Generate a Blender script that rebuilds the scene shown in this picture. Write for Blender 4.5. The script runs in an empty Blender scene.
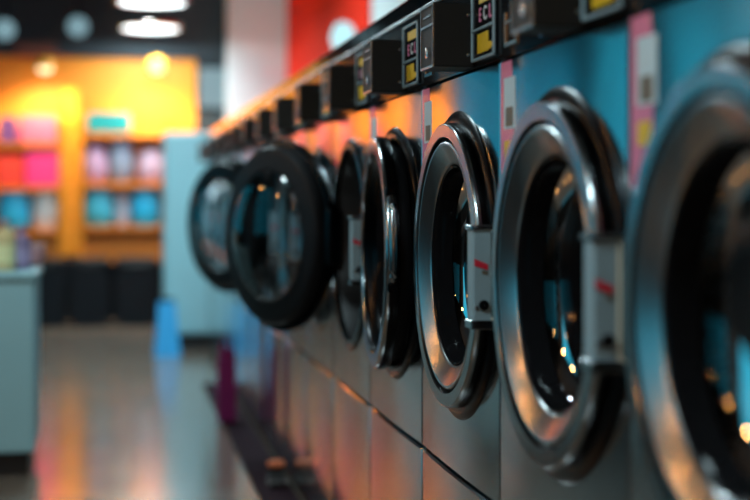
import bpy, math, random
from mathutils import Matrix, Vector
random.seed(4)
SC = bpy.context.scene
COL = SC.collection
PI = math.pi

# ------------------------------------------------------------------ materials
def mat(name, color, rough=0.5, metal=0.0, var=0.0, scale=8.0, stretch=None, bump=0.0, rvar=0.0,
        emit=None, estr=0.0, coat=0.0, spec=0.5):
    m = bpy.data.materials.new(name); m.use_nodes = True
    nt = m.node_tree; b = nt.nodes['Principled BSDF']
    b.inputs['Base Color'].default_value = (*color, 1)
    b.inputs['Roughness'].default_value = rough
    b.inputs['Metallic'].default_value = metal
    b.inputs['Specular IOR Level'].default_value = spec
    if coat: b.inputs['Coat Weight'].default_value = coat; b.inputs['Coat Roughness'].default_value = 0.05
    if emit:
        b.inputs['Emission Color'].default_value = (*emit, 1); b.inputs['Emission Strength'].default_value = estr
    if var or bump or rvar:
        tc = nt.nodes.new('ShaderNodeTexCoord'); mp = nt.nodes.new('ShaderNodeMapping')
        if stretch: mp.inputs['Scale'].default_value = stretch
        nz = nt.nodes.new('ShaderNodeTexNoise'); nz.inputs['Scale'].default_value = scale; nz.inputs['Detail'].default_value = 3
        nt.links.new(tc.outputs['Object'], mp.inputs['Vector']); nt.links.new(mp.outputs['Vector'], nz.inputs['Vector'])
        if var:
            mx = nt.nodes.new('ShaderNodeMix'); mx.data_type = 'RGBA'
            mx.inputs[6].default_value = (*[c * (1 - var) for c in color], 1)
            mx.inputs[7].default_value = (*[min(1, c * (1 + var)) for c in color], 1)
            nt.links.new(nz.outputs['Fac'], mx.inputs[0]); nt.links.new(mx.outputs[2], b.inputs['Base Color'])
        if rvar:
            mr = nt.nodes.new('ShaderNodeMapRange')
            mr.inputs['To Min'].default_value = max(0.02, rough - rvar); mr.inputs['To Max'].default_value = rough + rvar
            nt.links.new(nz.outputs['Fac'], mr.inputs['Value']); nt.links.new(mr.outputs['Result'], b.inputs['Roughness'])
        if bump:
            bp = nt.nodes.new('ShaderNodeBump'); bp.inputs['Strength'].default_value = bump; bp.inputs['Distance'].default_value = 0.002
            nt.links.new(nz.outputs['Fac'], bp.inputs['Height']); nt.links.new(bp.outputs['Normal'], b.inputs['Normal'])
    return m

def glass_mat(name, tint, refl=0.06):
    m = bpy.data.materials.new(name); m.use_nodes = True
    nt = m.node_tree; nt.nodes.clear()
    out = nt.nodes.new('ShaderNodeOutputMaterial'); mx = nt.nodes.new('ShaderNodeMixShader')
    tr = nt.nodes.new('ShaderNodeBsdfTransparent'); tr.inputs['Color'].default_value = (*tint, 1)
    gl = nt.nodes.new('ShaderNodeBsdfGlossy'); gl.inputs['Roughness'].default_value = 0.02
    fr = nt.nodes.new('ShaderNodeFresnel'); fr.inputs['IOR'].default_value = 1.4
    ad = nt.nodes.new('ShaderNodeMath'); ad.operation = 'ADD'; ad.inputs[1].default_value = refl; ad.use_clamp = True
    nt.links.new(fr.outputs[0], ad.inputs[0]); nt.links.new(ad.outputs[0], mx.inputs[0])
    nt.links.new(tr.outputs[0], mx.inputs[1]); nt.links.new(gl.outputs[0], mx.inputs[2]); nt.links.new(mx.outputs[0], out.inputs['Surface'])
    return m

def emit_mat(name, color, strength):
    return mat(name, (0.02, 0.02, 0.02), 0.4, emit=color, estr=strength)

def perforated():
    m = mat('perforated drum steel', (0.32, 0.33, 0.34), 0.3, 1.0)
    nt = m.node_tree; b = nt.nodes['Principled BSDF']
    tc = nt.nodes.new('ShaderNodeTexCoord'); mp = nt.nodes.new('ShaderNodeMapping')
    mp.inputs['Scale'].default_value = (55, 40, 1)
    vo = nt.nodes.new('ShaderNodeTexVoronoi'); vo.inputs['Randomness'].default_value = 0.0; vo.inputs['Scale'].default_value = 1.0
    vo.voronoi_dimensions = '2D'
    gt = nt.nodes.new('ShaderNodeMath'); gt.operation = 'GREATER_THAN'; gt.inputs[1].default_value = 0.3
    mx = nt.nodes.new('ShaderNodeMix'); mx.data_type = 'RGBA'
    mx.inputs[6].default_value = (0.01, 0.01, 0.01, 1); mx.inputs[7].default_value = (0.36, 0.37, 0.38, 1)
    nt.links.new(tc.outputs['UV'], mp.inputs['Vector']); nt.links.new(mp.outputs['Vector'], vo.inputs['Vector'])
    nt.links.new(vo.outputs['Distance'], gt.inputs[0]); nt.links.new(gt.outputs[0], mx.inputs[0]); nt.links.new(mx.outputs[2], b.inputs['Base Color'])
    return m

ROT = 0.25
def aniso(m, a):
    nt = m.node_tree; b = nt.nodes['Principled BSDF']
    c = nt.nodes.new('ShaderNodeCombineXYZ'); c.inputs[1].default_value = 1.0
    b.inputs['Anisotropic'].default_value = a; b.inputs['Anisotropic Rotation'].default_value = ROT
    nt.links.new(c.outputs[0], b.inputs['Tangent'])
    return m

def floor_mat():
    m = mat('polished floor', (0.33, 0.31, 0.29), 0.2)
    nt = m.node_tree; b = nt.nodes['Principled BSDF']
    tc = nt.nodes.new('ShaderNodeTexCoord')
    br = nt.nodes.new('ShaderNodeTexBrick'); br.offset = 0.0
    br.inputs['Scale'].default_value = 1.0; br.inputs['Brick Width'].default_value = 0.6; br.inputs['Row Height'].default_value = 0.6
    br.inputs['Mortar Size'].default_value = 0.004
    br.inputs['Color1'].default_value = (0.20, 0.15, 0.115, 1); br.inputs['Color2'].default_value = (0.185, 0.14, 0.108, 1)
    br.inputs['Mortar'].default_value = (0.13, 0.11, 0.095, 1)
    nz = nt.nodes.new('ShaderNodeTexNoise'); nz.inputs['Scale'].default_value = 3.0
    mr = nt.nodes.new('ShaderNodeMapRange'); mr.inputs['To Min'].default_value = 0.12; mr.inputs['To Max'].default_value = 0.20
    nt.links.new(tc.outputs['Object'], br.inputs['Vector']); nt.links.new(tc.outputs['Object'], nz.inputs['Vector'])
    nt.links.new(br.outputs['Color'], b.inputs['Base Color']); nt.links.new(nz.outputs['Fac'], mr.inputs['Value'])
    nt.links.new(mr.outputs['Result'], b.inputs['Roughness'])
    b.inputs['IOR'].default_value = 2.1
    return m

M = {
    'steel': aniso(mat('brushed steel panel', (0.44, 0.46, 0.47), 0.15, 1.0, var=0.05, scale=3, stretch=(1, 1, 40)), .88),
    'chrome': mat('satin chrome', (0.33, 0.35, 0.36), 0.2, 1.0, var=0.05, scale=30),
    'silver': mat('brushed silver ring', (0.44, 0.44, 0.44), 0.27, 1.0, var=0.08, scale=25),
    'darkchrome': mat('dark chrome', (0.014, 0.014, 0.015), 0.27, 1.0, var=0.1, scale=10),
    'rubber': mat('black rubber', (0.012, 0.012, 0.013), 0.45, var=0.2, scale=20),
    'seal': mat('black door seal', (0.006, 0.006, 0.007), 0.5, var=0.2, scale=20, spec=0.2),
    'black': mat('black enamel', (0.007, 0.007, 0.008), 0.12, var=0.15, scale=40, spec=0.1),
    'boxblack': mat('powder coated black', (0.014, 0.013, 0.012), 0.55, var=0.15, scale=200, spec=0.3),
    'gloss': mat('glossy black trim', (0.006, 0.006, 0.007), 0.07, 1.0, var=0.1, scale=20),
    'trim': mat('bright trim', (0.72, 0.74, 0.76), 0.25, 1.0, var=0.05, scale=60),
    'cabinet': mat('cabinet side', (0.06, 0.065, 0.07), 0.5, 0.3, var=0.1),
    'hinge': mat('pale hinge casting', (0.30, 0.42, 0.47), 0.42, 0.0, var=0.06, scale=60, bump=0.1),
    'cream': mat('cream gasket', (0.72, 0.66, 0.52), 0.5, var=0.06, scale=50),
    'red': mat('red mark', (0.75, 0.03, 0.06), 0.4, var=0.06, scale=60),
    'yellow': mat('yellow print', (0.85, 0.52, 0.02), 0.5, var=0.05, scale=90),
    'white': mat('white print', (0.75, 0.77, 0.78), 0.5, var=0.04, scale=90),
    'pinkprint': mat('pink print', (0.80, 0.22, 0.38), 0.5, var=0.04, scale=90),
    'pink': mat('pink sticker', (0.86, 0.20, 0.32), 0.25, var=0.05, scale=30),
    'pale': mat('pale sticker print', (0.62, 0.74, 0.78), 0.5, var=0.05, scale=30),
    'brownprint': mat('brown print', (0.16, 0.13, 0.09), 0.5, var=0.1, scale=40),
    'blueprint': mat('blue print', (0.10, 0.30, 0.55), 0.4, var=0.1, scale=60),
    'glass': glass_mat('tinted door glass', (0.62, 0.65, 0.67), 0.0),
    'drum': perforated(),
    'floor': floor_mat(),
    'ceiling': mat('dark ceiling', (0.012, 0.016, 0.020), 0.8, var=0.2, scale=2),
    'fascia': mat('dark fascia', (0.020, 0.030, 0.038), 0.7, var=0.2, scale=2),
    'orange': mat('orange wall paint', (0.85, 0.27, 0.010), 0.6, var=0.06, scale=1.5),
    'shelf': mat('orange shelf laminate', (0.62, 0.17, 0.012), 0.5, var=0.08, scale=3),
    'amber': mat('amber upright laminate', (0.88, 0.34, 0.015), 0.5, var=0.05, scale=3),
    'teal': mat('pale teal laminate', (0.36, 0.66, 0.74), 0.4, var=0.05, scale=3),
    'tealwall': mat('teal wall paint', (0.12, 0.34, 0.42), 0.5, var=0.06, scale=2),
    'wallwhite': mat('off white wall paint', (0.75, 0.75, 0.73), 0.7, var=0.04, scale=2),
    'redpaint': mat('red wall paint', (0.88, 0.020, 0.002), 0.8, var=0.05, scale=1.5, spec=.15),
    'maroon': mat('dark maroon mat', (0.020, 0.006, 0.012), 0.9, var=0.3, scale=30, bump=0.3, spec=.1),
    'magenta': mat('magenta edging', (0.22, 0.018, 0.11), 0.8, var=0.1, scale=10, spec=.15),
    'darkblue': mat('dark bin plastic', (0.008, 0.010, 0.014), 0.6, var=0.15, scale=10, spec=.2),
    'bluebright': mat('bright blue plastic', (0.02, 0.36, 0.75), 0.4, var=0.08, scale=8),
    'wframe': mat('dark window frame', (0.03, 0.035, 0.04), 0.4, var=0.1),  # frames of the added unseen panes
    'frosted': emit_mat('added teal glow glass', (0.006, 0.27, 0.44), 1.05),  # glow of the added back pane, there for the upper panels to mirror
    'frosted_side': emit_mat('added teal glow side glass', (0.012, 0.34, 0.50), 1.35),  # glow of the added side panes, gives the rings their cyan
    'lamp': emit_mat('cool lamp diffuser', (0.85, 0.97, 1.0), 6.0),
    'warm': emit_mat('added warm bulb', (1.0, 0.42, 0.10), 85.0),  # only on the added unseen bulbs
    'warmtip': emit_mat('warm lamp lens', (1.0, 0.78, 0.42), 2.5),
    'spot': emit_mat('dim cool lens', (0.40, 0.68, 0.78), 0.5),
    'screen': emit_mat('lit pale screen', (0.35, 0.55, 0.62), 0.55),
    'globe': emit_mat('cyan white globe', (0.50, 0.88, 0.95), 1.1),
}
def pack(color, r=0.4): return mat('packaging', color, r, var=0.1, scale=12)

# ------------------------------------------------------------------ mesh builder
class MB:
    def __init__(s): s.v = []; s.f = []; s.mi = []; s.uv = {}
    def box(s, x0, x1, y0, y1, z0, z1, b=0.0, mi=0):
        o = len(s.v)
        if b <= 0:
            for z in (z0, z1):
                for (x, y) in ((x0, y0), (x1, y0), (x1, y1), (x0, y1)): s.v.append((x, y, z))
            for q in ((3, 2, 1, 0), (4, 5, 6, 7), (0, 1, 5, 4), (1, 2, 6, 5), (2, 3, 7, 6), (3, 0, 4, 7)):
                s.f.append(tuple(o + i for i in q)); s.mi.append(mi)
            return s
        # chamfered box: 24 vertices
        b = min(b, (x1 - x0) * .49, (y1 - y0) * .49, (z1 - z0) * .49)
        idx = {}
        X, Y, Z = (x0, x1), (y0, y1), (z0, z1)
        for i in (0, 1):
            for j in (0, 1):
                for k in (0, 1):
                    for a in range(3):
                        p = [X[i], Y[j], Z[k]]
                        for c in range(3):
                            if c != a: p[c] += b if (i, j, k)[c] == 0 else -b
                        idx[(i, j, k, a)] = len(s.v); s.v.append(tuple(p))
        def add(q):
            c = Vector(((x0 + x1) / 2, (y0 + y1) / 2, (z0 + z1) / 2))
            P = [Vector(s.v[i]) for i in q]; n = (P[1] - P[0]).cross(P[2] - P[0])
            if n.dot(sum(P, Vector()) / len(P) - c) < 0: q = q[::-1]
            s.f.append(tuple(q)); s.mi.append(mi)
        for a in range(3):
            u, w = [c for c in range(3) if c != a]
            for e in (0, 1):
                q = []
                for (p, r) in ((0, 0), (1, 0), (1, 1), (0, 1)):
                    t = [0, 0, 0]; t[a] = e; t[u] = p; t[w] = r; q.append(idx[(*t, a)])
                add(q)
            for p in (0, 1):
                for r in (0, 1):
                    t0 = [0, 0, 0]; t0[a] = 0; t0[u] = p; t0[w] = r; t1 = list(t0); t1[a] = 1
                    add([idx[(*t0, u)], idx[(*t1, u)], idx[(*t1, w)], idx[(*t0, w)]])
        for i in (0, 1):
            for j in (0, 1):
                for k in (0, 1): add([idx[(i, j, k, a)] for a in range(3)])
        return s
    def lathe(s, prof, n=96, fr=None, mi=0, cap0=False, cap1=False, a0=0.0, a1=2 * PI):
        """prof: (radius, height) ; fr maps (r cos, r sin, h) to a point"""
        fr = fr or (lambda a, b, h: (a, b, h))
        full = abs(a1 - a0 - 2 * PI) < 1e-6
        m = n if full else n + 1
        o = len(s.v)
        for (r, h) in prof:
            for k in range(m):
                t = a0 + (a1 - a0) * k / n; s.v.append(fr(r * math.cos(t), r * math.sin(t), h))
        for i in range(len(prof) - 1):
            for k in range(n):
                k2 = (k + 1) % m
                s.f.append((o + i * m + k, o + i * m + k2, o + (i + 1) * m + k2, o + (i + 1) * m + k)); s.mi.append(mi)
                s.uv[len(s.f) - 1] = [(k / n, i), ((k + 1) / n, i), ((k + 1) / n, i + 1), (k / n, i + 1)]
        if cap0: s.f.append(tuple(o + k for k in range(m))[::-1]); s.mi.append(mi)
        if cap1: s.f.append(tuple(o + (len(prof) - 1) * m + k for k in range(m))); s.mi.append(mi)
        return s
    def tube(s, pts, rad, n=12, mi=0):
        pts = [Vector(p) for p in pts]; o = len(s.v)
        for i, p in enumerate(pts):
            d = (pts[min(i + 1, len(pts) - 1)] - pts[max(i - 1, 0)]).normalized()
            a = d.cross(Vector((0, 0, 1)) if abs(d.z) < .9 else Vector((1, 0, 0))).normalized(); b = d.cross(a)
            r = rad[i] if isinstance(rad, (list, tuple)) else rad
            for k in range(n):
                t = 2 * PI * k / n; s.v.append(tuple(p + a * (r * math.cos(t)) + b * (r * math.sin(t))))
        for i in range(len(pts) - 1):
            for k in range(n):
                k2 = (k + 1) % n
                s.f.append((o + i * n + k, o + i * n + k2, o + (i + 1) * n + k2, o + (i + 1) * n + k)); s.mi.append(mi)
        s.f.append(tuple(o + k for k in range(n))); s.mi.append(mi)
        s.f.append(tuple(o + (len(pts) - 1) * n + k for k in range(n))[::-1]); s.mi.append(mi)
        return s
    def poly(s, pts, mi=0):
        o = len(s.v); s.v += [tuple(p) for p in pts]; s.f.append(tuple(range(o, o + len(pts)))); s.mi.append(mi); return s
    def prism(s, pts, axis_vec, mi=0):
        """closed polygon extruded by a vector"""
        a = Vector(axis_vec); n = len(pts); o = len(s.v)
        s.v += [tuple(p) for p in pts] + [tuple(Vector(p) + a) for p in pts]
        s.f.append(tuple(range(o, o + n))[::-1]); s.f.append(tuple(range(o + n, o + 2 * n))); s.mi += [mi, mi]
        for k in range(n):
            k2 = (k + 1) % n; s.f.append((o + k, o + k2, o + n + k2, o + n + k)); s.mi.append(mi)
        return s
    def build(s, name, mats, parent=None, loc=(0, 0, 0), smooth=True, sub=0):
        me = bpy.data.meshes.new(name); me.from_pydata(s.v, [], s.f)
        for m in (mats if isinstance(mats, (list, tuple)) else [mats]): me.materials.append(m)
        for p, i in zip(me.polygons, s.mi): p.material_index = i
        if s.uv:
            ul = me.uv_layers.new(name='UVMap')
            for p in me.polygons:
                if p.index in s.uv:
                    for li, c in zip(p.loop_indices, s.uv[p.index]): ul.data[li].uv = c
        me.validate(); 
        import bmesh
        bm = bmesh.new(); bm.from_mesh(me); bmesh.ops.recalc_face_normals(bm, faces=bm.faces); bm.to_mesh(me); bm.free()
        if smooth:
            for p in me.polygons: p.use_smooth = True
            me.set_sharp_from_angle(angle=math.radians(32))
        o = bpy.data.objects.new(name, me); COL.objects.link(o)
        o.location = loc
        if parent: o.parent = parent
        if sub:
            md = o.modifiers.new('sub', 'SUBSURF'); md.levels = sub; md.render_levels = sub
        return o

def text_mesh(name, body, size, material, parent, origin, xd, yd, depth=0.0006):
    cu = bpy.data.curves.new(name, 'FONT'); cu.body = body; cu.size = size; cu.extrude = depth; cu.offset = size * 0.015
    cu.align_x = 'CENTER'; cu.align_y = 'CENTER'
    t = bpy.data.objects.new(name, cu); COL.objects.link(t)
    bpy.context.view_layer.update()
    me = bpy.data.meshes.new_from_object(t.evaluated_get(bpy.context.evaluated_depsgraph_get()))
    COL.objects.unlink(t); bpy.data.objects.remove(t)
    xd = Vector(xd); yd = Vector(yd); zd = xd.cross(yd)
    mtx = Matrix((xd, yd, zd)).transposed().to_4x4(); mtx.translation = Vector(origin)
    me.transform(mtx); me.materials.clear(); me.materials.append(material); me.name = name
    o = bpy.data.objects.new(name, me); COL.objects.link(o); o.parent = parent
    return o

def empty(name, loc, label, cat, group=None, rz=0.0):
    o = bpy.data.objects.new(name, None); COL.objects.link(o); o.location = loc; o.rotation_euler = (0, 0, rz)
    o.empty_display_size = 0.1
    o['label'] = label; o['category'] = cat
    if group: o['group'] = group
    return o
def tag(o, label, cat, group=None):
    o['label'] = label; o['category'] = cat
    if group: o['group'] = group
    return o
def struct(o): o['kind'] = 'structure'; return o
def copy_tree(o, parent=None):
    c = o.copy(); COL.objects.link(c)
    if parent: c.parent = parent
    for ch in list(o.children): copy_tree(ch, c)
    return c

# ------------------------------------------------------------------ camera
F = 1458.3; YAW = math.atan(266 / F); CZ = 1.06
cam = bpy.data.cameras.new('camera'); co = bpy.data.objects.new('camera', cam); COL.objects.link(co)
cam.lens = 70; cam.sensor_width = 36; cam.shift_y = -52 / 750
co.location = (0, 0, CZ); co.rotation_euler = (PI / 2, 0, -YAW)
cam.dof.use_dof = True; cam.dof.focus_distance = 2.85; cam.dof.aperture_fstop = 1.75
cam.clip_start = 0.05
SC.camera = co
FP = F * (1 + (266 / F) ** 2)
def at(x, y, Y):
    """world point seen at pixel (x, y) of the photograph at depth Y"""
    u = x - 109; t = u / (FP - u * 266 / F)
    zc = Y * math.cos(YAW) + t * Y * math.sin(YAW)
    return Vector((t * Y, Y, CZ + (198 - y) * zc / F))

# ------------------------------------------------------------------ room
XR, YB, ZC, XL, YF = 1.55, 13.0, 3.0, -3.2, -2.0
struct(MB().box(XL - .1, XR + .1, YF - .1, YB + .1, -.1, 0).build('floor', M['floor']))
struct(MB().box(XL - .1, XR + .1, YF - .1, YB + .1, ZC, ZC + .1).build('ceiling', M['ceiling']))
# right wall, white with a red painted stretch (painted part stands proud as a lining board)
struct(MB().box(XR, XR + .1, YF, YB, 0, ZC).build('wall_right', M['wallwhite']))
struct(MB().box(XR - .02, XR, 8.6, YB - .3, 1.2, ZC).build('trim_1', M['redpaint']))
struct(MB().box(1.02, XR, YB - .3, YB, 0, ZC).build('wall_pilaster', M['wallwhite']))
# back wall: orange part, dark part at the right, unseen glowing teal pane added at the left
struct(MB().box(-1.72, .76, YB, YB + .1, 0, 2.29).build('wall_back', M['orange']))
struct(MB().box(.76, XR, YB, YB + .1, 0, 2.29).build('wall_back_dark', M['fascia']))
struct(MB().box(-1.72, XR, YB - .06, YB + .1, 2.29, ZC).build('trim_2', M['fascia']))
struct(MB().box(XL, -1.72, YB, YB + .1, 0, 0.8).build('wall_back_low', M['fascia']))
struct(MB().box(XL, -1.72, YB - .06, YB + .1, 2.45, ZC).build('trim_3', M['fascia']))
struct(MB().box(-1.70, .74, YB - .03, YB, 0, .56).build('baseboard_back', M['darkblue']))
w = struct(MB().box(XL, -1.72, YB + .03, YB + .06, .8, 2.45).build('added_window_1', M['frosted']))
fr = MB()
for x in (XL + .03, -2.46, -1.75): fr.box(x - .03, x + .03, YB - .02, YB + .06, .8, 2.45)
fr.box(XL, -1.72, YB - .02, YB + .06, .8, .86).box(XL, -1.72, YB - .02, YB + .06, 2.39, 2.45)
fr.build('added_window_frame', M['wframe'], w)
# left wall with three unseen glowing panes, added for the steel and rings to mirror
lw = MB()
spans = [(0.4, 3.2), (4.2, 7.0), (8.4, 12.2)]
lw.box(XL - .1, XL, YF, YB, 0, .8).box(XL - .1, XL, YF, YB, 2.7, ZC)
ys = [YF] + [v for s_ in spans for v in s_] + [YB]
for i in range(0, len(ys), 2): lw.box(XL - .1, XL, ys[i], ys[i + 1], .8, 2.7)
struct(lw.build('wall_left', M['fascia']))
for i, (a, b) in enumerate(spans):
    w = struct(MB().box(XL - .07, XL - .04, a, b, .8, 2.7).build('added_window_%d' % (i + 2), M['frosted_side']))
    f_ = MB()
    for y in (a + .03, (a + b) / 2, b - .03): f_.box(XL - .08, XL + .02, y - .03, y + .03, .8, 2.7)
    f_.box(XL - .08, XL + .02, a, b, .8, .86).box(XL - .08, XL + .02, a, b, 2.64, 2.7)
    f_.build('added_window_frame', M['wframe'], w)
struct(MB().box(XL - .1, XR + .1, YF - .1, YF, 0, ZC).build('wall_front', M['cabinet']))

# ------------------------------------------------------------------ washing machines
D, W = 0.66, 0.632
Y0 = 1.159
HW = W / 2 - .003
ZS, ZSEAM, ZD = 1.296, .526, .932      # strip bottom, panel seam, door centre
ZT, ZTOP = 1.463, 1.505
def disc_fr(cx, cy, cz): return lambda a, b, h: (cx - h, cy + a, cz + b)

def holed_panel(mb, y0, y1, z0, z1, cz, R, th=.02, b=.004, n=96):
    ang = sorted([2 * PI * k / n for k in range(n)] + [math.atan2(z - cz, y) % (2 * PI) for y in (y0, y1) for z in (z0, z1)])
    def outer(t, ins):
        c, s_ = math.cos(t), math.sin(t); k = 1e9
        if abs(c) > 1e-9: k = min(k, ((y1 - ins if c > 0 else y0 + ins)) / c)
        if abs(s_) > 1e-9: k = min(k, ((z1 - ins if s_ > 0 else z0 + ins) - cz) / s_)
        return (k * c, cz + k * s_)
    loops = []
    loops.append([(th, *outer(t, 0)) for t in ang]); loops.append([(b, *outer(t, 0)) for t in ang]); loops.append([(0, *outer(t, b)) for t in ang])
    for (R_, x) in ((R, 0), (R, th * 2)): loops.append([(x, R_ * math.cos(t), cz + R_ * math.sin(t)) for t in ang])
    m = len(ang); o = len(mb.v)
    for L in loops: mb.v += L
    for i in range(len(loops) - 1):
        for k in range(m):
            k2 = (k + 1) % m
            mb.f.append((o + i * m + k, o + i * m + k2, o + (i + 1) * m + k2, o + (i + 1) * m + k)); mb.mi.append(0)
    return mb

def strip_panel(y0, y1, z0, z1, th=.02, b=.004, n=24):
    ys = [y0, y0 + 1e-5] + [y0 + b + (y1 - y0 - 2 * b) * k / n for k in range(n + 1)] + [y1 - 1e-5, y1]
    mb = MB(); rows = []
    for (x, z, ins) in ((th, z0, 0), (b, z0, 0), (0, z0 + b, 1), (0, z1 - b, 1), (b, z1, 0), (th, z1, 0)):
        row = []
        for k, y in enumerate(ys):
            xx = x
            if k in (0, len(ys) - 1): xx = th
            elif k in (1, len(ys) - 2): xx = max(x, b)
            row.append(len(mb.v)); mb.v.append((xx, y, z))
        rows.append(row)
    for i in range(len(rows) - 1):
        for k in range(len(ys) - 1):
            mb.f.append((rows[i][k], rows[i][k + 1], rows[i + 1][k + 1], rows[i + 1][k])); mb.mi.append(0)
    return mb

def bow(o, amt):
    for v in o.data.vertices:
        if v.co.x < .012: v.co.x -= amt * (1 - (v.co.y / HW) ** 2)
    return o

def make_door(root, handled):
    """door hinged on its far side; its origin is the hinge axis"""
    hy, hp = .262, .012
    DY = -.020
    def fr(a, b, h): return (-(h - hp), a - hy + DY, b)          # relative to hinge origin
    k = .004 if handled else 0.0
    rim = [(.200, .004), (.264, .004), (.270, .006), (.2715, .010), (.2715, .024 + k), (.270, .027 + k)]
    ring = [(.2715, .022 + k), (.2715, .0280 + k), (.2712, .0290 + k), (.2698, .0322 + k), (.2682, .0333 + k), (.2672, .0336 + k), (.2665, .0336 + k), (.2450, .0336 + k), (.2445, .0336 + k), (.2437, .0328 + k), (.2435, .022 + k)]
    groove = [(.244, .027 + k), (.2425, .014 + k), (.2365, .014 + k), (.235, .024 + k)]
    inner = [(.236, .024 + k), (.2355, .0295 + k), (.2330, .0312 + k), (.2300, .0312 + k), (.2285, .0306 + k), (.2280, .0303 + k), (.1965, .0140 + k), (.1960, .0136 + k), (.1915, .0100 + k), (.1900, .006 + k)]
    tube = [(.190, .012 + k), (.186, .009), (.184, .0), (.184, -.03)]
    back = [(.252, .005), (.252, -.012), (.246, -.022), (.232, -.028), (.214, -.026), (.200, -.030), (.188, -.030), (.184, -.024)]
    gl = [(.188, -.020), (.187, -.030), (.178, -.041), (.154, -.053), (.115, -.063), (.075, -.069), (.04, -.071), (.004, -.072)]
    if handled:
        ring = [(.2715, .026), (.271, .031), (.2685, .0355), (.2665, .037), (.2655, .0371), (.2360, .0371), (.2350, .0370), (.2325, .035), (.231, .028)]
        groove = [(.232, .032), (.231, .024), (.229, .024), (.2285, .032)]
        inner = [(.2290, .034), (.227, .028), (.220, .022), (.212, .016), (.206, .010), (.200, .0)]
        tube = [(.201, .004), (.196, -.004), (.190, -.03), (.184, -.035)]
    d = MB().lathe(rim, 128, fr).build('door', M['darkchrome'], root, (-hp, hy, ZD))
    MB().lathe(ring, 128, fr).build('outer_ring', M['chrome'], d)
    MB().lathe(groove, 96, fr).build('groove_seal', M['rubber'], d)
    MB().lathe(inner, 128, fr).build('inner_ring', M['darkchrome'] if handled else M['silver'], d)
    MB().lathe(tube, 96, fr).build('bezel', M['black'], d)
    MB().lathe(back, 96, fr).build('door_gasket', M['seal'], d)
    MB().lathe(gl, 96, fr).build('glass_bowl', M['glass'], d)
    MB().box(-.016, .024, -.014, .012, -.075, .075, .004).build('hinge_arm', M['darkchrome'], d)
    if handled:
        pts = []
        for q in range(17):
            t = PI + math.radians(-20 + 46 * q / 16 - 12)
            r = .264 + .018 * min(1, min(q, 16 - q) / 2.5)
            pts.append(fr(r * math.cos(t), r * math.sin(t), .022))
        MB().tube(pts, .0095, 12).build('handle', M['chrome'], d)
        for t in (PI - .54, PI + .24):
            MB().box(-.012, .012, -.008, .008, -.010, .010, .003).build('handle_bracket', M['darkchrome'], d, fr(.276 * math.cos(t), .276 * math.sin(t), .022))
    return d

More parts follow.
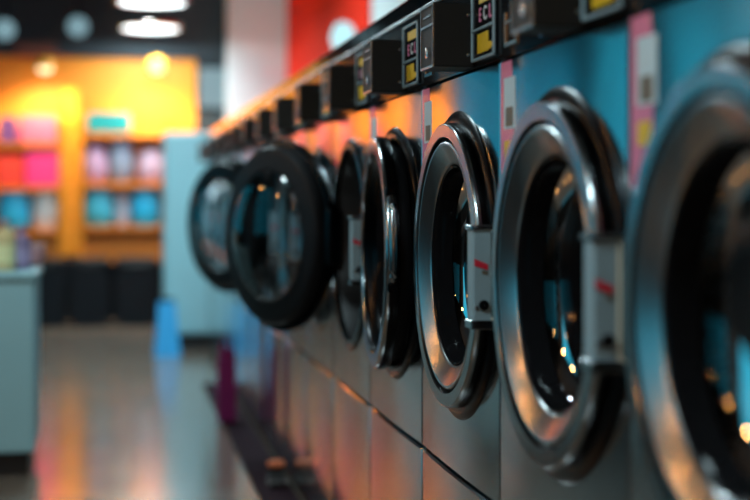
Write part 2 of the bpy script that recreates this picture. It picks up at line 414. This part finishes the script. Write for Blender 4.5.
def make_washer(variant):
    r = empty('washing_machine', (0, 0, 0), 'x', 'washing machine')
    # carcass: sides, back, top, bottom around an open front
    cb = MB(); h = W / 2 - .0008
    cb.box(.006, .70, -h, -h + .012, .03, ZTOP - .002).box(.006, .70, h - .012, h, .03, ZTOP - .002)
    cb.box(.69, .70, -h, h, .03, ZTOP - .002).box(.006, .70, -h, h, ZTOP - .012, ZTOP - .002).box(.006, .70, -h, h, .03, .045)
    cb.box(.02, .69, -h, h, ZSEAM - .01, ZSEAM + .002)
    cb.build('cabinet', M['cabinet'], r)
    bow(holed_panel(MB(), -HW, HW, ZSEAM + .003, ZS - .002, ZD, .268).build('front_panel', M['steel'], r), .0035)
    bow(strip_panel(-HW, HW,   .040, ZSEAM - .003).build('lower_panel', M['steel'], r), .0035)
    MB().box(.03, .06, -h, h, 0, .045).build('toe_kick', M['rubber'], r)
    # control strip
    cp = MB().box(-.004, .03, -HW - .001, HW + .001, ZS, ZT, .002).build('control_panel', M['black'], r)
    MB().box(-.007, -.003, -HW, HW, ZT - .006, ZT, .001).build('trim_line', M['trim'], cp)
    MB().box(-.005, -.0035, -HW, HW, ZS, ZS + .004).build('lower_trim_line', M['gloss'], cp)
    # maker's mark under the coin box: a small round emblem and a row of strokes
    MB().lathe([(.0075, 0), (.0075, .0015), (.0005, .0016)], 24, disc_fr(-.004, .060, ZS + .020)).build('emblem', M['blueprint'], cp)
    lg = MB()
    for k in range(6): lg.box(-.0048, -.0038, .041 - k * .0105 - .0035, .041 - k * .0105 + .0035, ZS + .015, ZS + .0245 if k % 2 else ZS + .0215)
    lg.build('maker_lettering', M['white'], cp)
    # little bracket plate at the far end of the strip
    bk = MB()
    for (a, b, c, d_) in ((.262, .268, .02, .075), (.195, .200, .02, .06), (.195, .268, .018, .024), (.195, .268, .056, .060)):
        bk.box(-.0065, -.003, a, b, ZS + c, ZS + d_)
    bk.build('slot_plate', M['trim'], cp)
    MB().box(0 - .004, .03, -HW - .001, HW + .001, ZT + .001, ZTOP, .004).build('top_trim', M['gloss'], r)
    # coin box
    y0, y1, p, z0, z1 = -.152, -.046, .080, ZS + .003, ZS + .120
    cbx = MB().box(-p, -.003, y0, y1, z0, z1, .0025).build('coin_box', M['boxblack'], r)
    fm = MB(); e = .004
    zm = z0 + .078
    for (a, b, c, d_) in ((y0, y0 + e, z0, z1), (y1 - e, y1, z0, z1), (y0, y1, z0, z0 + e), (y0, y1, z1 - e, z1), (y0, y1, zm - e / 2, zm + e / 2)):
        fm.box(-p - .002, -p + .001, a, b, c, d_)
    fm.build('face_frame', M['trim'], cbx)
    MB().box(-p - .0015, -p + .002, y0 + .02, y1 - .02, zm + .016, zm + .020).build('coin_slot', M['trim'], cbx)
    MB().lathe([(.0105, 0), (.0105, .006), (.007, .0065), (.0065, .004), (.0005, .004)], 24, disc_fr(-p, y0 + .035, z0 + .028)).build('lock', M['trim'], cbx)
    for z in (z0 + .022, z1 - .022):
        MB().lathe([(.0028, 0), (.0028, .001), (.0003, .0014)], 12, lambda a, b, h_: (-.016 + a, y0 - h_, z + b)).build('screw', M['trim'], cbx)
    # price label, framed
    a, b, zl0, zl1 = -.313, -.153, ZS + .010, ZS + .146
    lb = MB().box(-.008, -.0035, a, b, zl0, zl1, .001).build('price_label', M['black'], r)
    zs_ = ZS + .066
    lf = MB(); e = .008
    for (c0, c1, d0, d1) in ((a, a + e, zl0, zl1), (b - e, b, zl0, zl1), (a, b, zl0, zl0 + e * .7), (a, b, zl1 - e * .7, zl1), (a, b, zs_ - e * .3, zs_ + e * .3)):
        lf.box(-.011, -.007, c0, c1, d0, d1, .001)
    lf.build('label_frame', M['hinge'], lb)
    yr = lambda f_: b - e - f_ * (b - a - 2 * e)      # fraction from the left edge as read
    zz = lambda f_, lo, hi: lo + f_ * (hi - lo)
    def quad(mb, f0, f1, g0, g1, lo, hi, sh=0.0):
        P = [(yr(f0), zz(g0, lo, hi)), (yr(f1), zz(g0 + sh, lo, hi)), (yr(f1), zz(g1 + sh, lo, hi)), (yr(f0), zz(g1, lo, hi))]
        mb.prism([(-.0078, y, z) for (y, z) in P], (-.0008, 0, 0))
    up = (zs_ + .004, zl1 - .008); lo_ = (zl0 + .006, zs_ - .003)
    q = MB(); quad(q, .30, .92, .60, .88, *up); build_y = q.build('yellow_patch', M['yellow'], lb)
    text_mesh('lettering', 'E', .034, M['pinkprint'], lb, (-.0085, yr(.36), zz(.28, *up)), (0, -1, 0), (0, 0, 1))
    text_mesh('lettering', 'C', .034, M['white'], lb, (-.0085, yr(.60), zz(.28, *up)), (0, -1, 0), (0, 0, 1))
    text_mesh('lettering', 'L', .034, M['pinkprint'], lb, (-.0085, yr(.84), zz(.28, *up)), (0, -1, 0), (0, 0, 1))
    q = MB()
    for f0 in (.22, .40, .58): quad(q, f0, f0 + .165, .14, .88, *lo_)
    quad(q, .745, .86, .18, .46, *lo_); quad(q, .86, .93, .24, .40, *lo_)
    q.build('yellow_price_mark', M['yellow'], lb)
    # sticker at the far edge of the front panel
    s0, s1 = .196, .306
    st = MB().box(-.0015, .001, s0, s1, ZS - .222, ZS - .006).build('sticker', M['pink'], r)
    MB().box(-.0022, -.001, s0 + .018, s1 - .022, ZS - .120, ZS - .034).build('sticker_panel', M['pale'], st)
    MB().box(-.0028, -.002, s0 + .030, s1 - .036, ZS - .116, ZS - .084).build('sticker_picture', M['brownprint'], st)
    MB().box(-.0022, -.001, s0 + .040, s1 - .026, ZS - .170, ZS - .140).build('sticker_mark', M['yellow'], st)
    # base ring, drum
    fc = lambda a, b, h: (-h, a - .020, ZD + b)
    MB().lathe([(.262, -.006), (.262, .008), (.266, .0115), (.276, .0120), (.290, .0080), (.2945, .004), (.2955, -.001)], 128, fc).build('door_frame', M['darkchrome'], r)
    MB().lathe([(.263, .0), (.258, -.016), (.254, -.05), (.252, -.07)], 96, fc).build('gasket', M['rubber'], r)
    dm = MB().lathe([(.252, -.07), (.252, -.55), (.20, -.565), (.004, -.57)], 96, disc_fr(0, 0, ZD)).build('drum', M['drum'], r)
    for k in range(3):
        t = 2 * PI * k / 3 + .5; y, z = .235 * math.cos(t), .235 * math.sin(t)
        MB().tube([(.09, y, ZD + z), (.12, y * .93, ZD + z * .93), (.5, y * .93, ZD + z * .93), (.54, y, ZD + z)], [.012, .026, .026, .012], 12).build('drum_lifter', M['chrome'], dm)
    d = make_door(r, variant == 'handle')
    if variant == 'latch':
        hz0, hz1, hy0, hy1 = ZD - .092, ZD + .078, -.309, -.268
        hg = MB().box(-.046, -.012, hy0, hy1, hz0, hz1, .003).build('latch', M['hinge'], r)
        MB().box(-.013, -.0005, hy0 - .003, hy1, hz0 + .004, hz1 - .008, .003).build('latch_gasket', M['cream'], hg)
        MB().box(-.050, -.004, hy0 - .004, hy1 + .002, hz1 - .006, hz1 + .004, .002).build('latch_cap', M['chrome'], hg)
        MB().box(-.050, -.004, hy0 - .004, hy1 + .002, hz0 - .006, hz0 + .010, .002).build('latch_cap', M['chrome'], hg)
        MB().prism([(-.044, hy0 - .0005, ZD + .012), (-.020, hy0 - .0005, ZD + .004), (-.020, hy0 - .0005, ZD + .014), (-.044, hy0 - .0005, ZD + .024)], (0, -.001, 0)).build('red_mark', M['red'], hg)
        MB().prism([(-.030, hy0 - .0005, ZD - .002), (-.020, hy0 - .0005, ZD - .004), (-.020, hy0 - .0005, ZD + .002), (-.030, hy0 - .0005, ZD + .004)], (0, -.001, 0)).build('print_mark', M['brownprint'], hg)
        MB().lathe([(.009, 0), (.009, .004), (.007, .006), (.0005, .0065)], 24, lambda a, b, h_: (-.027 + a, hy0 - h_, ZD - .056 + b)).build('button', M['black'], hg)
        MB().lathe([(.0035, 0), (.0035, .003), (.0005, .0035)], 16, lambda a, b, h_: (-.040 + a, hy0 - h_, ZD - .060 + b)).build('screw', M['trim'], hg)
    return r

wash_h = make_washer('latch'); wash_k = make_washer('handle')
labels = [
    'steel washing machine nearest the camera, its door cut off by the picture edge',
    'steel washing machine with the large pink sticker, second from the camera',
    'sharply focused steel washing machine with pale latch box, beside the door with a handle',
    'steel washing machine whose door stands slightly ajar and carries a curved handle',
    'open washing machine behind the handled door, nearer of the two with doors swung wide',
    'closed washing machine half hidden by the nearer wide open door',
    'closed washing machine in front of the farther wide open door',
    'open washing machine with its door swung wide, farther of the two',
    'closed washing machine half hidden by the farther wide open door',
    'blurred closed washing machine fifth from the far end of the row',
    'blurred closed washing machine fourth from the far end of the row',
    'blurred closed washing machine third from the far end of the row',
    'blurred closed washing machine second from the far end of the row',
    'blurred closed washing machine ending the row beside the pale teal cabinet',
]
for i, lab in enumerate(labels):
    if i == 0: o = wash_h
    elif i == 3: o = wash_k
    else: o = copy_tree(wash_h)
    if i >= 4:
        for ch in [c for c in o.children if c.name.startswith('sticker')]:
            for g_ in list(ch.children): bpy.data.objects.remove(g_)
            bpy.data.objects.remove(ch)
    o.location = (D, Y0 + W * (i + .5), 0)
    o['label'] = lab; o['group'] = 'washing machines in the row'
    ang = {3: -3.8, 4: -155.0, 7: -152.0}.get(i)
    if ang:
        for ch in o.children:
            if ch.name.startswith('door') and not ch.name.startswith('door_frame'):
                ch.rotation_euler = (0, 0, math.radians(ang))
                if ang < -90: ch.location.y -= .06; ch.location.z += .012; ch.scale = (1.09, 1.09, 1.09)

# ------------------------------------------------------------------ things near the row
mt = empty('floor_mat', (0.59, 5.9, 0), 'long dark maroon mat on the floor along the foot of the washing machines', 'mat')
MB().box(-.065, .062, -2.4, 2.4, 0, .010, .004).build('mat_sheet', M['maroon'], mt)
mb_ = MB()
for (a0, a1, b0, b1) in ((-.068, .064, -2.404, -2.39), (-.068, .064, 2.39, 2.404), (-.068, -.060, -2.404, 2.404), (.058, .064, -2.404, 2.404)): mb_.box(a0, a1, b0, b1, 0, .0115, .003)
mb_.build('edging', M['maroon'], mt)
bg = empty('bag', (.545, 6.9, .012), 'slim magenta bag standing on the dark mat by the machines', 'bag')
MB().prism([(-.042, -.05, 0), (.042, -.05, 0), (.042, .05, 0), (-.042, .05, 0)], (0, 0, .27)).build('body', M['magenta'], bg)
MB().prism([(-.042, -.05, .27), (.042, -.05, .27), (.036, -.012, .34), (-.036, -.012, .34)], (0, .02, 0)).build('flap', M['magenta'], bg)
MB().tube([(-.022, 0, .33), (-.018, 0, .38), (0, 0, .395), (.018, 0, .38), (.022, 0, .33)], .006).build('handle', M['magenta'], bg)

p = at(278, 476, 5.3)
ds = empty('door_stop', (.605, 5.30, .010), 'small black wedge door stop with orange tip on the maroon mat', 'door stop')
MB().prism([(-.035, -.06, 0), (.035, -.06, 0), (.035, .06, 0), (-.035, .06, 0)], (0, 0, .02)).prism([(-.03, .0, .02), (-.03, .06, .02), (-.03, .06, .06)], (.06, 0, 0)).build('wedge', M['rubber'], ds)
MB().box(-.032, .032, .02, .06, .060, .085, .01).build('grip', mat('orange rubber tip', (.85, .22, .08), .5, var=.1, scale=20), ds)

# pale teal cabinet at the end of the row
pa, pb = at(165, 198, 10.3), at(209, 198, 10.3)
cabn = empty('tall_cabinet', ((pa.x + pb.x) / 2, 10.3, 0), 'tall pale teal cabinet with dark plinth at the far end of the washing machine row', 'cabinet')
hw = (pb.x - pa.x) / 2
MB().box(-hw, hw, 0, .5, .10, 1.52, .008).build('carcass', M['teal'], cabn)
MB().box(-hw + .01, hw - .01, .02, .48, 0, .10).build('plinth', M['rubber'], cabn)
dr = MB().box(-hw + .012, hw - .012, -.018, 0, .12, 1.50, .004).build('door', M['teal'], cabn)
MB().tube([(hw - .04, -.018, .75), (hw - .04, -.045, .76), (hw - .04, -.045, .92), (hw - .04, -.018, .93)], .006).build('handle', M['trim'], dr)

# blue folding floor sign before the cabinet
sp = at(167, 356, 9.95)
sg = empty('floor_sign', (sp.x + .0, 9.95, 0), 'bright blue folding floor sign standing beside the pale teal cabinet', 'sign')
for k, s_ in enumerate((-1, 1)):
    MB().prism([(-.085, s_ * .12, 0), (.085, s_ * .12, 0), (.055, s_ * .012, .36), (-.055, s_ * .012, .36)], (0, s_ * .012, 0)).build('panel', M['bluebright'], sg)
MB().box(-.05, .05, -.024, .024, .355, .385, .008).build('hinge_cap', M['darkblue'], sg)

# ------------------------------------------------------------------ counter at the left
cx = at(34, 272, 5.7)
ct = empty('counter', (cx.x, 5.7, 0), 'pale teal counter with dark plinth on the left side of the aisle', 'counter')
MB().box(-.75, 0, 0, .5, .09, cx.z - .03, .006).build('body', M['teal'], ct)
MB().box(-.73, -.02, .02, .48, 0, .09).build('plinth', M['rubber'], ct)
MB().box(-.76, .012, -.012, .512, cx.z - .03, cx.z, .006).build('worktop', M['teal'], ct)
ctop = cx.z
# unseen side counter, added so the lower panels mirror teal
c2 = empty('counter', (-.97, 7.5, 0), 'long pale teal counter added unseen at the left for its reflection in the machines', 'counter', rz=.0733)
MB().box(-.35, .30, 0, 3.6, .09, .92, .006).build('body', M['teal'], c2)
MB().box(-.33, .26, .02, 3.58, 0, .09).build('plinth', M['rubber'], c2)
MB().box(-.37, .32, -.012, 3.61, .92, .95, .006).build('worktop', M['teal'], c2)
# unseen dark benches, added to darken the reflections in the lower panels
def added_bench(y0, y1, label):
    b = empty('added_bench', (-1.0, y0, 0), label, 'added_bench', 'added unseen benches across the aisle'); L = y1 - y0
    MB().box(-.24, .24, 0, L, .42, .48, .012).build('seat', M['rubber'], b)
    MB().box(-.29, -.24, 0, L, .40, .92, .012).build('backrest', M['rubber'], b)
    for x in (-.22, .17):
        for y in (.08, L - .13): MB().box(x, x + .05, y, y + .05, 0, .42, .004).build('leg', M['black'], b)
    MB().box(.14, .16, .06, L - .06, .06, .42, .004).build('front_board', M['rubber'], b)
added_bench(2.6, 5.5, 'long black seat before the teal counter, added unseen to darken the reflections')
added_bench(6.4, 7.3, 'short black seat behind the teal counter, added unseen to darken the reflections')
# objects on the counter
def bottle(loc, h, r, col, capcol, label, group=None, name='bottle'):
    b = empty(name, loc, label, 'bottle', group)
    MB().lathe([(r * .9, 0), (r, .01), (r, h * .62), (r * .85, h * .72), (r * .35, h * .82), (r * .35, h * .86)], 32, cap0=True, cap1=True).build('body', pack(col), b)
    MB().lathe([(r * .42, h * .86), (r * .42, h * .985), (r * .38, h)], 24, cap0=True, cap1=True).build('cap', pack(capcol), b)
    MB().lathe([(r * 1.012, h * .15), (r * 1.012, h * .5)], 32).build('sticker', pack([min(1, c * 1.4 + .1) for c in col]), b)
    return b
q = at(5, 272, 5.86); bottle((q.x, 5.86, ctop), .20, .04, (.75, .62, .30), (.4, .35, .4), 'cream yellow bottle at the outer end of the teal counter')
q = at(22, 272, 5.95); bottle((q.x, 5.95, ctop), .17, .035, (.30, .22, .40), (.2, .15, .3), 'dusky purple bottle beside the cream one on the teal counter')
q = at(34, 272, 6.2)
cu = empty('cup', (q.x - .01, 6.2, ctop), 'round pink cup at the corner of the teal counter', 'cup')
MB().lathe([(.02, 0), (.045, .012), (.058, .05), (.055, .085), (.051, .085), (.053, .05), (.040, .018), (.004, .014)], 32, cap0=True).build('bowl', pack((.72, .38, .40)), cu)
MB().lathe([(.055, .083), (.057, .088), (.052, .092), (.049, .088)], 32).build('rim', pack((.8, .62, .62)), cu)

# ------------------------------------------------------------------ orange display at the back
YS = 12.72
def px(x, y, Y=YS): return at(x, y, Y)
def shelf_unit(x0, x1, label, rows):
    a, b = px(x0, 198), px(x1, 198)
    u = empty('shelf_unit', ((a.x + b.x) / 2, YS + .14, 0), label, 'shelves', 'orange shelf units on the back wall')
    hw = (b.x - a.x) / 2
    for y in rows:
        z = px(x0, y).z
        MB().box(-hw, hw, -.14, .12, z - .035, z, .004).build('shelf', M['shelf'], u)
    MB().box(-hw, hw, -.10, .12, .50, .70, .004).build('base_panel', M['shelf'], u)
    MB().box(-hw, hw, .10, .128, .70, px(x0, 135).z, .0).build('back_panel', M['shelf'], u)
    for s_ in (-1, 1): MB().box(s_ * hw - .012, s_ * hw + .012, -.14, .12, .50, px(x0, 112).z, .003).build('side_panel', M['amber'], u)
    return u
shelf_unit(-75, 61, 'orange shelf unit of pink, red and white goods, left of the amber upright', (143, 187, 231))
shelf_unit(81, 166, 'orange shelf unit of lavender and cyan goods beside the teal cabinet', (133, 183, 227))
a, b = px(63.5, 198), px(78.5, 198)
up = MB().box(a.x, b.x, YS + .06, YS + .16, .56, 2.0, .01).build('upright_panel', M['amber'])
MB().box(a.x, b.x, YS + .07, YS + .15, 0, .56, .006).build('plinth', M['darkblue'], up)
tag(up, 'tall amber upright panel between the two orange shelf units', 'panel')

def box_pack(x0, x1, y0, y1, col, label, name='carton', cat='box', dep=.18):
    a, b = px(x0, y1), px(x1, y0)
    e = empty(name, ((a.x + b.x) / 2, YS + .11, a.z + .004), label, cat)
    hw = (b.x - a.x) / 2; h = b.z - a.z
    MB().box(-hw, hw, -dep / 2, dep / 2, 0, h * .86, .012).build('body', pack(col), e)
    MB().box(-hw * .96, hw * .96, -dep * .47, dep * .47, h * .86, h, .01).build('lid', pack([c * .8 for c in col]), e)
    return e
def tub(x0, x1, y0, y1, col, lid, label):
    a, b = px(x0, y1), px(x1, y0)
    e = empty('tub', ((a.x + b.x) / 2, YS + .11, a.z + .004), label, 'tub'); r = min((b.x - a.x) / 2 - .004, .16); h = b.z - a.z
    MB().lathe([(r * .55, 0), (r * .82, h * .08), (r, h * .35), (r, h * .62), (r * .85, h * .84)], 40, lambda x, y, z: (x, y * .6, z), cap0=True, cap1=True).build('body', pack(col), e)
    MB().lathe([(r * .8, h * .83), (r * .78, h * .93), (r * .55, h)], 40, lambda x, y, z: (x, y * .6, z), cap0=True, cap1=True).build('lid', pack(lid), e)
    return e
box_pack(-2, 16, 117, 143, (.16, .06, .22), 'dark purple carton on the top shelf left of the pink carton')
box_pack(19, 57, 116, 143, (.85, .14, .24), 'soft pink carton on the top shelf above the hot pink one')
box_pack(-4, 23, 153, 187, (.80, .05, .03), 'red carton on the middle shelf beside the hot pink one')
box_pack(25, 61, 148, 187, (.90, .04, .22), 'hot pink carton on the middle shelf')
tub(-4, 30, 190, 231, (.03, .50, .80), (.10, .55, .85), 'cyan tub on the bottom shelf beside the white tub')
tub(31, 59, 192, 231, (.80, .74, .70), (.8, .76, .72), 'white tub on the bottom shelf beside the amber upright')
box_pack(87, 131, 113, 133, (.005, .20, .21), 'flat teal carton on the top shelf above the lavender goods')
tub(82, 108, 145, 183, (.40, .26, .42), (.42, .28, .46), 'lavender tub on the middle shelf under the teal carton')
tub(109, 134, 136, 183, (.20, .25, .36), (.22, .27, .40), 'tall grey blue tub between two lavender ones')
tub(138, 165, 150, 183, (.42, .30, .42), (.46, .34, .46), 'pale lavender tub on the middle shelf nearest the teal cabinet')
tub(83, 115, 190, 227, (.06, .46, .62), (.07, .48, .64), 'cyan tub on the bottom shelf beside the amber upright')
tub(115, 130, 196, 227, (.55, .62, .74), (.6, .66, .76), 'small lilac white tub between the two cyan tubs')
tub(130, 161, 190, 227, (.02, .46, .76), (.04, .50, .76), 'bright cyan tub on the bottom shelf nearest the teal cabinet')

# dark bins
binl = ['dark bin behind the teal counter, first of the three under the shelves', 'dark bin in the middle of the three under the shelves', 'dark bin of the three under the shelves that stands nearest the teal cabinet']
for (x0, x1), lab in zip(((32, 66), (70, 110), (115, 158)), binl):
    a, b = at(x0, 198, 12.2), at(x1, 198, 12.2); hw = (b.x - a.x) / 2
    e = empty('bin', ((a.x + b.x) / 2, 12.2 + .16, 0), lab, 'bin', 'dark bins under the shelves')
    MB().prism([(-hw * .92, -.14, .0), (hw * .92, -.14, 0), (hw * .92, .14, 0), (-hw * .92, .14, 0)], (0, 0, .47)).build('body', M['darkblue'], e)
    MB().box(-hw, hw, -.16, .16, .47, .56, .015).build('lid', M['darkblue'], e)
    MB().box(-hw * .5, hw * .5, -.165, -.155, .49, .52, .003).build('handle', M['rubber'], e)

# fittings on the back wall / fascia
a = at(36, 50, YB - .08)
s1 = MB().box(a.x - .17, a.x + .17, YB - .09, YB - .06, a.z - .06, a.z + .06, .006).build('sign', mat('dull red sign', (.16, .05, .03), .6, var=.1))
tag(s1, 'small dull red sign on the dark fascia above the orange wall', 'sign')
a = at(212, 88, YB - .03)
scn = empty('wall_screen', (a.x, YB - .0, a.z), 'small pale lit screen on the dark wall beside the white pilaster', 'screen')
MB().box(-.135, .135, -.04, 0, -.19, .19, .006).build('housing', M['black'], scn)
MB().box(-.12, .12, -.043, -.038, -.175, .175).build('display', M['screen'], scn)

# ceiling lights seen at the back
def ceil_light(x, y, z, r, material, label, group, watts):
    e = empty('ceiling_light', (x, y, z), label, 'ceiling light', group)
    MB().lathe([(.003, .05), (r * .6, .045), (r + .02, .0), (r + .02, -.03), (r, -.035), (r - .005, -.02)], 48).build('rim', M['trim'], e)
    MB().lathe([(r, -.024), (r * .7, -.034), (.004, -.038)], 48).build('diffuser', material, e)
    MB().tube([(0, 0, .04), (0, 0, ZC - z)], .008, 8).build('stem', M['black'], e)
    l = bpy.data.lights.new('ceiling_light_glow', 'AREA'); l.shape = 'DISK'; l.size = 2 * r; l.energy = watts; l.color = (.68, .93, 1.0)
    lo = bpy.data.objects.new('ceiling_light_glow', l); COL.objects.link(lo); lo.location = (x, y, z - .045)
    return e
LZ = 2.5
ceil_light(at(150, 40, 12.45).x, 12.3, LZ, .24, M['lamp'], 'round white ceiling light nearest the orange wall', 'round ceiling lights', 45)
ceil_light(at(152, 1, 10.65).x, 10.65, LZ, .24, M['lamp'], 'round white ceiling light at the top edge of the picture', 'round ceiling lights', 12)
ceil_light(.45, 8.9, 2.93, .16, M['lamp'], 'round white ceiling light added unseen high beside the red wall', 'added aisle ceiling lights', 25)  # unseen lamp added to light the pilaster and red wall higher up
for x, y, wt in ((.0, 8.4, 50), (-.3, 4.6, 24), (-.7, 1.2, 28)):  # unseen lamps added to lift the cool light along the aisle
    ceil_light(x, y, LZ + .2, .16, M['lamp'], 'round white ceiling light added unseen over the aisle', 'added aisle ceiling lights', wt)

def spot_lamp(x, y, Y, lens, r, label, group):
    p = at(x, y, Y)
    e = empty('spotlight', (p.x, Y, p.z), label, 'spotlight', group)
    MB().lathe([(r * .75, .14), (r, .10), (r * 1.08, -.02), (r, -.02)], 32, lambda a, b, h: (a, h - .02, b), cap0=True).build('housing', M['black'], e)
    MB().lathe([(r * .98, -.012), (r * .7, -.02), (.003, -.03)], 32, lambda a, b, h: (a, h - .02, b)).build('lens', lens, e)
    MB().tube([(0, .06, r * .9), (0, .06, max(.02, ZC - p.z))], .01).build('stem', M['black'], e)
    return e
spot_lamp(78, 27, 12.0, M['spot'], .085, 'dim bluish spotlight hanging over the dull red sign', 'dim spotlights')
spot_lamp(5, 30, 12.0, M['spot'], .085, 'dim bluish spotlight hanging left of the dull red sign', 'dim spotlights')

def washer_lamp(x, y, label):
    p = at(x, y, 12.62)
    e = empty('wall_light', (p.x, 12.62, p.z), label, 'lamp', 'warm lamps over the orange wall')
    MB().lathe([(.03, .09), (.07, .06), (.085, 0), (.08, 0)], 32, cap0=True).build('lamp_shade', M['amber'], e)
    MB().lathe([(.003, .045), (.05, .03), (.065, .0), (.05, -.03), (.003, -.045)], 24).build('bulb', M['warmtip'], e)
    MB().tube([(0, 0, .08), (0, .2, .12), (0, .40, .12)], .012).build('arm', M['black'], e)
    l = bpy.data.lights.new('lamp_light', 'SPOT'); l.energy = 80; l.color = (1, .74, .40); l.spot_size = math.radians(125); l.spot_blend = .8; l.shadow_soft_size = .08
    lo = bpy.data.objects.new('lamp_light', l); COL.objects.link(lo); lo.location = (p.x, 12.55, p.z - .06)
    lo.rotation_euler = (math.radians(28), 0, 0)
    return e
washer_lamp(45, 68, 'warm lamp over the shelves of pink goods')
washer_lamp(157, 68, 'warm lamp over the shelves of lavender goods')
washer_lamp(-70, 68, 'warm lamp on the orange wall beyond the picture edge')

# unseen spotlight, added to brighten the red wall and the white pilaster
wl = empty('spotlight', (-.1, 9.3, 2.72), 'black spotlight added unseen to brighten the white pilaster', 'spotlight')
MB().lathe([(.05, -.10), (.07, -.06), (.075, .05), (.07, .05)], 32, lambda a, b, h: (a, h, b), cap0=True).build('housing', M['black'], wl)
MB().lathe([(.069, .045), (.04, .042), (.003, .04)], 32, lambda a, b, h: (a, h, b)).build('lens', M['lamp'], wl)
MB().tube([(0, -.03, .06), (0, -.03, ZC - 2.72)], .01).build('stem', M['black'], wl)
l = bpy.data.lights.new('added_spot_light', 'SPOT'); l.energy = 115; l.color = (1, .97, .90); l.spot_size = math.radians(55); l.spot_blend = .7; l.shadow_soft_size = .06
lo = bpy.data.objects.new('added_spot_light', l); COL.objects.link(lo); lo.location = (-.1, 9.37, 2.72)
lo.rotation_euler = (Vector((1.35, 12.4, 2.35)) - lo.location).to_track_quat('-Z', 'Y').to_euler()

# globe lamp on the red wall
g = at(352, 43, 9.0)
gl = empty('wall_lamp', (XR - .02, 8.75, g.z), 'round cyan white lamp on the red wall above the machines', 'lamp')
MB().lathe([(.05, 0), (.05, .03), (.03, .04), (.03, .06)], 24, disc_fr(0, 0, 0), cap0=True).build('base', M['black'], gl)
MB().lathe([(.03, .055), (.085, .08), (.105, .13), (.085, .18), (.003, .21)], 32, disc_fr(0, 0, 0)).build('lamp_shade', M['globe'], gl)

# unseen warm bulbs, added so the door glass mirrors orange points
for k, (x, y, z) in enumerate(((-1.9, 1.2, 2.0), (-1.9, 2.4, 2.0), (-1.9, 3.6, 2.0), (-1.9, 4.8, 2.0), (-1.9, 6.0, 2.0), (-1.2, -1.2, 1.9), (-.6, -1.5, 1.9))):
    e = empty('added_pendant', (x, y, z), 'small warm pendant bulb over the side of the room, outside the picture', 'lamp', 'added warm pendant bulbs')
    MB().lathe([(.003, -.06), (.032, -.05), (.052, -.03), (.06, 0), (.05, .03), (.016, .05)], 24).build('bulb', M['warm'], e)
    MB().lathe([(.02, .045), (.022, .08), (.006, .09)], 16, cap1=True).build('socket', M['black'], e)
    MB().tube([(0, 0, .085), (0, 0, ZC - z)], .003, 6).build('cord', M['black'], e)

# ------------------------------------------------------------------ world and view
wd = bpy.data.worlds.new('world'); SC.world = wd; wd.use_nodes = True
wd.node_tree.nodes['Background'].inputs[0].default_value = (.05, .08, .1, 1)
wd.node_tree.nodes['Background'].inputs[1].default_value = .3
vs = SC.view_settings; vs.view_transform = 'Standard'; vs.look = 'None'; vs.gamma = 1; vs.use_curve_mapping = False
vs.exposure = 0.0
